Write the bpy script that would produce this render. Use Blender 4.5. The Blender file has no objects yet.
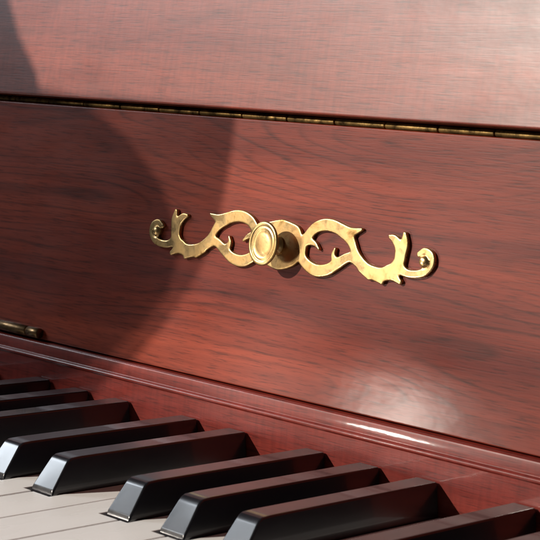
import bpy, bmesh, math, random
import numpy as np
from mathutils import Vector, Matrix
random.seed(4)
S=0.001
scene=bpy.context.scene
col=scene.collection
scene.view_settings.view_transform='Standard'
scene.view_settings.look='None'
scene.view_settings.exposure=0

# ---------------------------------------------------------------- materials
def new_mat(name):
    m=bpy.data.materials.new(name); m.use_nodes=True
    nt=m.node_tree; b=nt.nodes['Principled BSDF']
    return m,nt,b
def mapping(nt,scale,rot=(0,0,0),loc=(0,0,0)):
    tc=nt.nodes.new('ShaderNodeTexCoord'); mp=nt.nodes.new('ShaderNodeMapping')
    mp.inputs['Scale'].default_value=scale; mp.inputs['Rotation'].default_value=rot; mp.inputs['Location'].default_value=loc
    nt.links.new(tc.outputs['Object'],mp.inputs['Vector']); return mp.outputs['Vector']
def noise(nt,vec,scale,detail=4,rough=.55,dist=0):
    n=nt.nodes.new('ShaderNodeTexNoise'); n.inputs['Scale'].default_value=scale
    n.inputs['Detail'].default_value=detail; n.inputs['Roughness'].default_value=rough; n.inputs['Distortion'].default_value=dist
    nt.links.new(vec,n.inputs['Vector']); return n.outputs['Fac']
def ramp(nt,fac,stops):
    r=nt.nodes.new('ShaderNodeValToRGB'); e=r.color_ramp.elements
    while len(e)<len(stops): e.new(.5)
    for i,(p,c) in enumerate(stops):
        e[i].position=p; e[i].color=(c if len(c)==4 else (*c,1)) if hasattr(c,'__len__') else (c,c,c,1)
    nt.links.new(fac,r.inputs['Fac']); return r.outputs['Color']
def mix(nt,mode,fac,a,b):
    m=nt.nodes.new('ShaderNodeMix'); m.data_type='RGBA'; m.blend_type=mode
    for v,i in ((fac,0),(a,6),(b,7)):
        if isinstance(v,bpy.types.NodeSocket): nt.links.new(v,m.inputs[i])
        else: m.inputs[i].default_value=v if i==0 else (*v,1)
    return m.outputs[2]

def wood(name,dark,light,kind='flat',rough=.33,seed=0,coat=.5,coat_r=.2,spec=.22):
    m,nt,b=new_mat(name)
    v1=mapping(nt,(3.5,30,42),loc=(seed,seed,seed))
    big=noise(nt,v1,1.0,3,.5,.3)
    base=ramp(nt,big,[(.3,dark),(.72,light)])
    v2=mapping(nt,(9,300,420),loc=(seed*2,0,seed))
    fib=noise(nt,v2,1.0,5,.65)
    base=mix(nt,'MULTIPLY',.6,base,ramp(nt,fib,[(.3,.5),(.62,1.0)]))
    v3=mapping(nt,(80,900,1700),loc=(seed,3,1))
    pores=noise(nt,v3,1.0,3,.6)
    base=mix(nt,'MULTIPLY',.65,base,ramp(nt,pores,[(.36,.3),(.47,1.0)]))
    v4=mapping(nt,(2.6,20,17),loc=(seed+.37,0,seed+.2))
    f=noise(nt,v4,1.0,2.0,.4,.1)
    mul=nt.nodes.new('ShaderNodeMath'); mul.operation='MULTIPLY'; mul.inputs[1].default_value=34 if kind=='flat' else 10
    nt.links.new(f,mul.inputs[0])
    fr=nt.nodes.new('ShaderNodeMath'); fr.operation='FRACT'; nt.links.new(mul.outputs[0],fr.inputs[0])
    lines=ramp(nt,fr.outputs[0],[(0,.35),(.14,1.0),(.8,.96),(1,.4)])
    brk=ramp(nt,noise(nt,mapping(nt,(9,40,60)),1.0,3),[(.38,.1),(.62,.85 if kind=='flat' else .35)])
    base=mix(nt,'MULTIPLY',brk,base,lines)
    if kind=='ribbon':
        v5=mapping(nt,(420,80,70),rot=(0,.12,0))
        fl=noise(nt,v5,1.0,4,.6)
        base=mix(nt,'MULTIPLY',.45,base,ramp(nt,fl,[(.35,.6),(.6,1.05)]))
    nt.links.new(base,b.inputs['Base Color'])
    sm=noise(nt,mapping(nt,(30,60,60)),1.0,5,.6)
    nt.links.new(ramp(nt,sm,[(.3,rough-.06),(.7,rough+.08)]),b.inputs['Roughness'])
    b.inputs['Specular IOR Level'].default_value=spec
    b.inputs['Coat Weight'].default_value=coat; b.inputs['Coat Roughness'].default_value=coat_r
    bmp=nt.nodes.new('ShaderNodeBump'); bmp.inputs['Strength'].default_value=.15; bmp.inputs['Distance'].default_value=.0003
    nt.links.new(pores,bmp.inputs['Height']); nt.links.new(bmp.outputs[0],b.inputs['Normal'])
    bm2=nt.nodes.new('ShaderNodeBump'); bm2.inputs['Strength'].default_value=.16; bm2.inputs['Distance'].default_value=.0008
    nt.links.new(noise(nt,mapping(nt,(50,60,80)),1.0,3),bm2.inputs['Height']); nt.links.new(bm2.outputs[0],b.inputs['Coat Normal'])
    return m
M_panel=wood('mahogany_panel',(.105,.013,.008),(.27,.044,.020),'flat',.42,seed=1.3,coat=.18,coat_r=.18,spec=.2)
M_lid=wood('mahogany_lid',(.15,.022,.013),(.27,.052,.027),'ribbon',.42,seed=5.1,coat=.45,coat_r=.32,spec=.3)
M_rail=wood('mahogany_rail',(.13,.013,.010),(.25,.034,.021),'ribbon',.42,seed=8.2,coat=.4,coat_r=.09,spec=.3)

def brass(name,stops,ro=(.48,.27),bs=.08):
    m,nt,b=new_mat(name)
    n=noise(nt,mapping(nt,(150,150,150)),1.0,6,.62,.4)
    nt.links.new(ramp(nt,n,stops),b.inputs['Base Color'])
    b.inputs['Metallic'].default_value=.97
    nt.links.new(ramp(nt,n,[(.36,ro[0]),(.62,ro[1])]),b.inputs['Roughness'])
    f=noise(nt,mapping(nt,(900,900,900)),1.0,4)
    bmp=nt.nodes.new('ShaderNodeBump'); bmp.inputs['Strength'].default_value=bs; bmp.inputs['Distance'].default_value=.0003
    nt.links.new(f,bmp.inputs['Height']); nt.links.new(bmp.outputs[0],b.inputs['Normal'])
    return m
M_brass=brass('aged_brass',[(.28,(.17,.095,.03)),(.42,(.42,.27,.11)),(.60,(.60,.41,.19))])
M_dull=brass('dull_bronze',[(.3,(.05,.03,.015)),(.7,(.28,.17,.08))])
M_hinge=brass('dusty_hinge_brass',[(.36,(.03,.018,.008)),(.66,(.30,.19,.07))],(.7,.5),.3)
def plain(name,c,r,coat=0,bump=0,bs=300,met=0,var=.0,spec=.5):
    m,nt,b=new_mat(name)
    n=noise(nt,mapping(nt,(bs,bs*.3,bs)),1.0,4)
    nt.links.new(mix(nt,'MIX',n,tuple(x*(1-var) for x in c),tuple(min(1,x*(1+var)) for x in c)),b.inputs['Base Color'])
    nt.links.new(ramp(nt,n,[(.3,r),(.7,r+.07)]),b.inputs['Roughness'])
    b.inputs['Specular IOR Level'].default_value=spec
    b.inputs['Coat Weight'].default_value=coat; b.inputs['Coat Roughness'].default_value=.06; b.inputs['Metallic'].default_value=met
    if bump:
        bp=nt.nodes.new('ShaderNodeBump'); bp.inputs['Strength'].default_value=bump; bp.inputs['Distance'].default_value=.0003
        nt.links.new(n,bp.inputs['Height']); nt.links.new(bp.outputs[0],b.inputs['Normal'])
    return m
M_black=plain('black_key_lacquer',(.008,.008,.011),.2,.4,.08,120,var=.2,spec=.6)
M_white=plain('white_key_plastic',(.86,.86,.86),.25,.2,0,60,var=.03)
M_dark=plain('dark_keybed_felt',(.02,.012,.01),.9,0,.2,600)
M_occluder=plain('occluder_dark',(.10,.08,.07),.9,0,.3,300,var=.1)  # for the added out-of-view sheet that casts the left shadow
M_half_occluder,nt,b=new_mat('occluder_sheer')  # half-transparent, for the added sheet that dims the sun lamp
b.inputs['Base Color'].default_value=(.35,.32,.28,1); b.inputs['Roughness'].default_value=.9
nz=noise(nt,mapping(nt,(25,25,4)),1.0,3)
nt.links.new(ramp(nt,nz,[(.3,.40),(.7,.54)]),b.inputs['Alpha'])

# ---------------------------------------------------------------- helpers
def mesh_obj(name,verts,faces,mat,parent=None,bevel=0,seg=3,smooth=True,loc=None):
    me=bpy.data.meshes.new(name); me.from_pydata([tuple(Vector(v)*S) for v in verts],[],faces)
    bm=bmesh.new(); bm.from_mesh(me); bmesh.ops.recalc_face_normals(bm,faces=bm.faces); bm.to_mesh(me); bm.free()
    me.materials.append(mat)
    o=bpy.data.objects.new(name,me); col.objects.link(o)
    if bevel:
        b=o.modifiers.new('bevel','BEVEL'); b.width=bevel*S; b.segments=seg; b.limit_method='ANGLE'; b.angle_limit=math.radians(25)
        b.harden_normals=True
    if smooth:
        for p in me.polygons: p.use_smooth=True
    if parent: o.parent=parent
    if loc: o.location=Vector(loc)*S
    return o
def extrude_x(name,prof,x0,x1,mat,parent,bevel=.0,**k):
    n=len(prof); v=[(x0,y,z) for y,z in prof]+[(x1,y,z) for y,z in prof]
    f=[tuple(range(n)),tuple(range(n,2*n))]+[(i,(i+1)%n,(i+1)%n+n,i+n) for i in range(n)]
    return mesh_obj(name,v,f,mat,parent,bevel,**k)
def lathe(name,prof,mat,parent,seg=64):
    v=[];f=[]
    for r,h in prof:
        for i in range(seg):
            a=2*math.pi*i/seg; v.append((r*math.cos(a),-h,r*math.sin(a)))
    for j in range(len(prof)-1):
        for i in range(seg):
            f.append((j*seg+i,j*seg+(i+1)%seg,(j+1)*seg+(i+1)%seg,(j+1)*seg+i))
    f.append(tuple(range(seg))); f.append(tuple((len(prof)-1)*seg+i for i in range(seg)))
    return mesh_obj(name,v,f,mat,parent)

XL,XR=-420,330
piano=bpy.data.objects.new('piano',None); col.objects.link(piano)
piano['label']='reddish mahogany piano with open fallboard, brass mount and keyboard'; piano['category']='piano'

# ---------------------------------------------------------------- fallboard panel
LEAN=math.radians(6); ZB,ZH=28.0,132.0
H=(ZH-ZB)/math.cos(LEAN)
fall=extrude_x('fallboard',[(0,0),(0,H),(14,H),(14,0)],XL,XR,M_panel,piano,bevel=.6)
fall.location=Vector((0,3,ZB))*S; fall.rotation_euler=(-LEAN,0,0)

LL=math.radians(8)
zl=135.7; yl=3+(zl-ZB)*math.tan(LEAN)-4.5
lid=extrude_x('upper_lid_panel',[(0,0),(0,190),(18,190),(18,0)],XL,XR,M_lid,piano,bevel=.8)
lid.location=Vector((0,yl,zl))*S; lid.rotation_euler=(-LL,0,0)
def barrel(x0,x1,r,cy,cz,V,F,seg=14):
    b=len(V)
    for x,rr in ((x0,r*.86),(x0+.3,r),(x1-.3,r),(x1,r*.86)):
        for i in range(seg):
            a=2*math.pi*i/seg; V.append((x,cy+rr*math.cos(a),cz+rr*math.sin(a)))
    for j in range(3):
        for i in range(seg):
            F.append((b+j*seg+i,b+j*seg+(i+1)%seg,b+(j+1)*seg+(i+1)%seg,b+(j+1)*seg+i))
    F.append(tuple(b+i for i in range(seg))); F.append(tuple(b+3*seg+i for i in range(seg)))
V=[];F=[]; x=XL+2
while x<XR-25:
    barrel(x,x+24.6,1.3,random.uniform(-.12,.12),random.uniform(-.08,.08),V,F); x+=25.2
hinge=mesh_obj('piano_hinge',V,F,M_hinge,fall)
hinge.location=Vector((0,2.3,H+1.4))*S
hp=extrude_x('hinge_leaf',[(0,0),(0,6),(1,6),(1,0)],XL,XR,M_dull,fall); hp.location=Vector((0,4.8,H-.5))*S

# ---------------------------------------------------------------- rail below the fallboard
prof=[(16,27.2),(1.0,27.2),(.3,26.9),(0,26.2),(0,22.0),(-.6,21.7),(-1.1,21.1),(-1.1,20.4),(-.7,19.9),(0,19.6),(0,-14),(16,-14)]
rail=extrude_x('nameboard_rail',prof,XL,XR,M_rail,piano,bevel=.2,seg=2)
V=[];F=[]
barrel(-28,-1,2.3,0,0,V,F,20); barrel(-.4,8,2.3,0,0,V,F,20)
bh=mesh_obj('hinge_barrel',V,F,M_dull,fall); bh.location=Vector((-181,-1.6,2.6))*S

# ---------------------------------------------------------------- brass mount
def spline(pts,n=8):
    out=[];P=[np.array(p,float) for p in pts]
    if len(P)<3: return pts
    P=[2*P[0]-P[1]]+P+[2*P[-1]-P[-2]]
    for k in range(1,len(P)-2):
        for t in np.linspace(0,1,n,endpoint=False):
            a,b,c,d=P[k-1:k+3]
            out.append(tuple(.5*((2*b)+(c-a)*t+(2*a-5*b+4*c-d)*t*t+(3*b-a-3*c+d)*t**3)))
    out.append(tuple(P[-2])); return out
half=[
 [(10,-1,2.2),(13.2,3.4,2.1),(17.5,7.8,2.2),(23.5,9.4,2.4),(30,8.2,2.4),(35.5,4.8,2.1),(38.6,.6,1.7),(41,-2.6,1.9)],
 [(32,7.6,2.2),(36,7.6,1.7),(40.6,8.9,.6)],
 [(10,-1,2.2),(13.6,-5.4,2.2),(19.5,-8.0,2.4),(25.5,-7.4,2.3),(31,-4.4,2.1),(36,-1.8,1.9),(40.5,-2.8,2.1),(45.5,-5.4,2.3),(51,-6.6,2.5),(56.5,-5.4,2.5),(60,-1.8,2.3),(60.6,2.2,2.0)],
 [(60.4,0,2.1),(59.4,4.0,2.0),(57.0,6.6,1.6),(54.6,7.4,.8)],
 [(60.6,1,2.0),(61.8,5,1.8),(61.4,8.8,.9)],
 [(13.2,2.6,1.6),(17.6,2.0,1.1),(20.4,.0,.5)],
 [(30,-4.6,1.6),(28.0,-1.8,1.1),(28.6,.8,.5)],
 [(43,-5.0,2.0),(46.6,-8.2,.9)],
 [(49,-6.6,2.0),(53,-9.4,.8)],
 [(56,-5.2,2.4),(61.5,-8.4,1.0)],
 [(59.5,-2.8,2.2),(64,-4.9,1.6),(68.5,-5.0,1.5),(72.6,-3.8,1.5),(75.2,-.8,1.3),(74.6,2.4,1.2),(71.6,3.7,1.1),(69.0,2.2,1.0)],
 [(71.8,-.3,2.1),(71.9,-.2,2.1)],
 [(0,0,9.4),(2.4,0,9.0)],[(0,0,8),(6.4,3.8,4.4)],[(0,0,8),(6.4,-3.4,4.2)],[(6,0,5),(11,-1,2.8)],
]
strokes=[]
for s_ in half:
    q=spline(s_); strokes.append(q); strokes.append([(-a,b,r) for a,b,r in q])
h=.3
gx=np.arange(-80,80+h,h); gy=np.arange(-14,14+h,h)
GX,GY=np.meshgrid(gx,gy,indexing='ij')
acc=np.zeros_like(GX); K=.5
for s_ in strokes:
    best=np.full_like(GX,-1e3)
    for (a,b,r0),(c,d,r1) in zip(s_,s_[1:]):
        L=(c-a)**2+(d-b)**2; t=np.clip(((GX-a)*(c-a)+(GY-b)*(d-b))/L,0,1)
        dist=np.hypot(GX-a-t*(c-a),GY-b-t*(d-b)); best=np.maximum(best,r0+t*(r1-r0)-dist)
    acc+=np.exp(np.clip(best/K,-60,60))
Fd=K*np.log(acc+1e-30)
T=1.6;E0=1.25
def height(f):
    q=np.clip(f/.5,0,1); return E0+(T-E0)*np.sqrt(np.clip(1-(1-q)**2,0,1))
HT=height(Fd)
for sx in (-1,1):
    rr=np.hypot(GX-sx*71.8,GY+.3)
    HT=np.where(rr<2.0,HT+1.1*np.sqrt(np.clip(1-(rr/2.0)**2,0,1)),HT)
    HT=HT-.45*np.exp(-((rr-2.25)/.3)**2)*(Fd>.3)
verts=[];faces=[];cache={}
def gv(i,j):
    k=(i,j)
    if k not in cache:
        cache[k]=len(verts); verts.append((gx[i],-HT[i,j],gy[j]))
    return cache[k]
bedges=[]
def ev(p,q):
    k=(p,q) if p<q else (q,p)
    if k not in cache:
        a,b=k; fa,fb=Fd[a],Fd[b]; t=fa/(fa-fb)
        cache[k]=len(verts); verts.append((gx[a[0]]+(gx[b[0]]-gx[a[0]])*t,-E0,gy[a[1]]+(gy[b[1]]-gy[a[1]])*t))
    return cache[k]
ni,nj=GX.shape
for i in range(ni-1):
    for j in range(nj-1):
        sub=Fd[i:i+2,j:j+2]
        if sub.max()<=0: continue
        if sub.min()>0:
            faces.append((gv(i,j),gv(i+1,j),gv(i+1,j+1),gv(i,j+1))); continue
        for tri in (((i,j),(i+1,j),(i+1,j+1)),((i,j),(i+1,j+1),(i,j+1))):
            poly=[];bd=[]
            for a in range(3):
                p,q=tri[a],tri[(a+1)%3]
                if Fd[p]>0: poly.append(gv(*p))
                if (Fd[p]>0)!=(Fd[q]>0):
                    e=ev(p,q); poly.append(e); bd.append(e)
            if len(poly)>=3: faces.append(tuple(poly))
            if len(bd)==2: bedges.append(tuple(bd))
wall={}
def wv(e,y):
    k=(e,y)
    if k not in wall: wall[k]=len(verts); verts.append((verts[e][0],y,verts[e][2]))
    return wall[k]
for a,b in bedges:
    if a!=b: faces.append((wv(a,-E0),wv(b,-E0),wv(b,-.02),wv(a,-.02)))
me=bpy.data.meshes.new('brass_mount'); me.from_pydata([tuple(Vector(v)*S) for v in verts],[],faces)
for p in me.polygons: p.use_smooth=True
me.materials.append(M_brass)
mount=bpy.data.objects.new('brass_mount',me); col.objects.link(mount); mount.parent=fall
mount['label']='pierced scrolling brass mount with leafy ends'
mount.location=Vector((-32.5,-.05,57.2))*S; mount.rotation_euler=(0,-math.radians(1.3),0)
knob=lathe('knob',[(3.4,0),(3.4,.7),(2.6,1.2),(2.2,2.2),(2.2,4.2),(3.0,5.8),(5.8,6.9),(7.4,7.4),(8.0,7.9),(8.0,8.2),(7.6,8.6),(7.0,8.7),(6.5,8.5),(6.2,8.2),(5.9,8.3),(5.5,8.5),(5.1,8.35),(4.8,8.2),(3.5,8.45),(2.0,8.6),(.1,8.65)],M_brass,fall)
knob.location=Vector((-33.4,-1.6,56.9))*S; knob.scale=(.97,1,1.07)
knob['label']='oval turned brass pull knob with ringed face'

# ---------------------------------------------------------------- keys
bc0=[-70,-42,0,27,54]
blacks=[c+166*o for o in (-2,-1,0,1) for c in bc0 if -330<c+166*o<215]
W=166/7
def white_mesh(x0,x1):
    g=.4; a,b=x0+g,x1-g; ya,yb=-146,-1.5; yn=-97
    la,lb=a,b
    for c in blacks:
        if c-7.2<a<c+7.2: la=c+7.2
        if c-7.2<b<c+7.2: lb=c-7.2
    pts=[(a,ya),(b,ya),(b,yn)]
    if lb!=b: pts.append((lb,yn))
    pts+= [(lb,yb),(la,yb)]
    if la!=a: pts.append((la,yn))
    pts.append((a,yn))
    out=[]
    for p in pts:
        if p not in out: out.append(p)
    n=len(out); cx=(a+b)/2
    v=[(x-cx,y,0) for x,y in out]+[(x-cx,y,-11) for x,y in out]
    f=[tuple(range(n)),tuple(range(n,2*n))]+[(i,(i+1)%n,(i+1)%n+n,i+n) for i in range(n)]
    return v,f,cx
k0=-91.6
for i in range(-14,13):
    x0=k0+W*i
    v,f,cx=white_mesh(x0,x0+W)
    o=mesh_obj('white_key',v,f,M_white,piano,bevel=.55,seg=3,loc=(cx,0,random.uniform(-.12,.12)))
side=[(-.6,-8),(-.6,12),(-82,12),(-86.0,11.8),(-87.6,11.0),(-88.5,9.8),(-88.9,9.25),(-94.3,1.8),(-94.7,1.25),(-95.2,-.6),(-95.2,-8)]
def hw(z): return 4.7+(12-z)*.115
n=len(side)
kv=[(-hw(z),y,z) for y,z in side]+[(hw(z),y,z) for y,z in side]
kf=[tuple(range(n)),tuple(range(n,2*n))]+[(i,(i+1)%n,(i+1)%n+n,i+n) for i in range(n)]
first=None
for c in blacks:
    if first is None:
        first=mesh_obj('black_key',kv,kf,M_black,piano,bevel=.7,seg=4); o=first
        first.modifiers['bevel'].angle_limit=math.radians(50)
    else:
        o=first.copy(); col.objects.link(o); o.parent=piano
    o.location=Vector((c,0,random.uniform(-.2,.2)))*S
    o.rotation_euler=(0,0,math.radians(random.uniform(-.15,.15)))
kb=mesh_obj('keybed',[(XL,-150,-30),(XR,-150,-30),(XR,16,-30),(XL,16,-30),(XL,-150,-14.5),(XR,-150,-14.5),(XR,16,-14.5),(XL,16,-14.5)],
  [(0,1,2,3),(4,5,6,7),(0,1,5,4),(1,2,6,5),(2,3,7,6),(3,0,4,7)],M_dark,piano,smooth=False)

# ---------------------------------------------------------------- light
sd=Vector((.44,.80,-.40)).normalized()
LP=Vector((-30,0,60))-sd*3000
def occluder(name,outl,dist,mat,label):  # added sheet out of view, outline projected from the wanted shadow towards the lamp
    V=[]
    for (x,z) in outl:
        P=Vector((x,8+.1*(z-28),z)); p=P+(LP-P)*(dist/3000)
        V.append(tuple(p)); V.append(tuple(p+Vector((1,2,0))))
    n=len(outl)
    F=[tuple(range(0,2*n,2)),tuple(range(1,2*n,2))]+[(2*i,2*((i+1)%n),2*((i+1)%n)+1,2*i+1) for i in range(n)]
    o=mesh_obj(name,V,F,mat,None,smooth=False); o['label']=label; o['category']='occluder'
occluder('shadow_occluder',[(-300,400),(-280,300),(-240,200),(-210,158),(-194,143),(-188,134),(-160,130),(-128,116),(-106,100),(-94,86),(-88,72),(-92,56),(-106,40),(-128,22),(-160,4),(-185,-60),(-300,-60)],430,M_occluder,'unseen dark sheet added to cast the shadow on the left')  # added blocker, shaped by the dark shadow on the left
occluder('half_shade_occluder',[(-300,150),(-200,133),(-66,131.5),(-65,129),(-65,110),(-67,90),(-75,66),(-92,42),(-114,20),(-142,-6),(-172,-60),(-300,-60)],400,M_half_occluder,'unseen see-through sheet added to half-shade the fallboard')  # added blocker, shaped by the lighter shade step beside it

def area(name,loc,target,size,power,color,shape='DISK',size_y=None):
    l=bpy.data.lights.new(name,'AREA'); l.shape=shape; l.size=size
    if size_y: l.size_y=size_y
    l.energy=power; l.color=color
    o=bpy.data.objects.new(name,l); col.objects.link(o)
    o.location=loc; d=Vector(target)-Vector(loc); o.rotation_euler=d.to_track_quat('-Z','Y').to_euler()
    return o
tgt=Vector((-30,0,60))*S
area('sunlight_lamp',LP*S,tgt,.036,138,(1,.91,.79))
tip=Vector((15,-92,6))*S
area('window_lamp',tip+Vector((-.77,-.40,.50)).normalized()*1.5,tip,.66,10,(.84,.92,1),'RECTANGLE',.36)
sl=bpy.data.lights.new('added_bounce_spot','SPOT'); sl.energy=4.6; sl.spot_size=math.radians(36); sl.spot_blend=1; sl.shadow_soft_size=.02; sl.color=(1,.9,.8)  # added spot with noise pattern, imitates sun streaks reflected onto the lower fallboard
so=bpy.data.objects.new('added_bounce_spot',sl); col.objects.link(so)
so.location=Vector((-245,-340,14))*S; d=Vector((20,6,46))*S-so.location; so.rotation_euler=d.to_track_quat('-Z','Y').to_euler()
sl.use_nodes=True; nt=sl.node_tree; em=nt.nodes['Emission']
tc=nt.nodes.new('ShaderNodeTexCoord'); mp=nt.nodes.new('ShaderNodeMapping'); mp.inputs['Rotation'].default_value=(0,0,.5); mp.inputs['Scale'].default_value=(9,30,9)
nt.links.new(tc.outputs['Normal'],mp.inputs['Vector'])
nn=noise(nt,mp.outputs['Vector'],1.0,2,.5,1.0)
rr=ramp(nt,nn,[(.44,0.0),(.58,1.0)])
nt.links.new(rr,em.inputs['Strength'])

w=bpy.data.worlds.new('World'); scene.world=w; w.use_nodes=True
bg=w.node_tree.nodes['Background']; bg.inputs[0].default_value=(.9,.86,.86,1); bg.inputs[1].default_value=.04

# ---------------------------------------------------------------- camera
f,cx,cy,cz,yaw,pitch,roll=1673.1167,416.6689,-448.325,144.1595,0.7832,0.1076,0.0548
fwd=Vector((-math.sin(yaw)*math.cos(pitch),math.cos(yaw)*math.cos(pitch),-math.sin(pitch)))
right=Vector((math.cos(yaw),math.sin(yaw),0)); up=right.cross(fwd)
r=right*math.cos(roll)+up*math.sin(roll); u=-right*math.sin(roll)+up*math.cos(roll)
cam=bpy.data.cameras.new('camera'); co=bpy.data.objects.new('camera',cam); col.objects.link(co)
M=Matrix((r,u,-fwd)).transposed().to_4x4(); M.translation=Vector((cx,cy,cz))*S
co.matrix_world=M
cam.sensor_width=36; cam.lens=f/540*36; cam.clip_start=.01; cam.clip_end=50
cam.dof.use_dof=True; cam.dof.focus_distance=.64; cam.dof.aperture_fstop=45
scene.camera=co
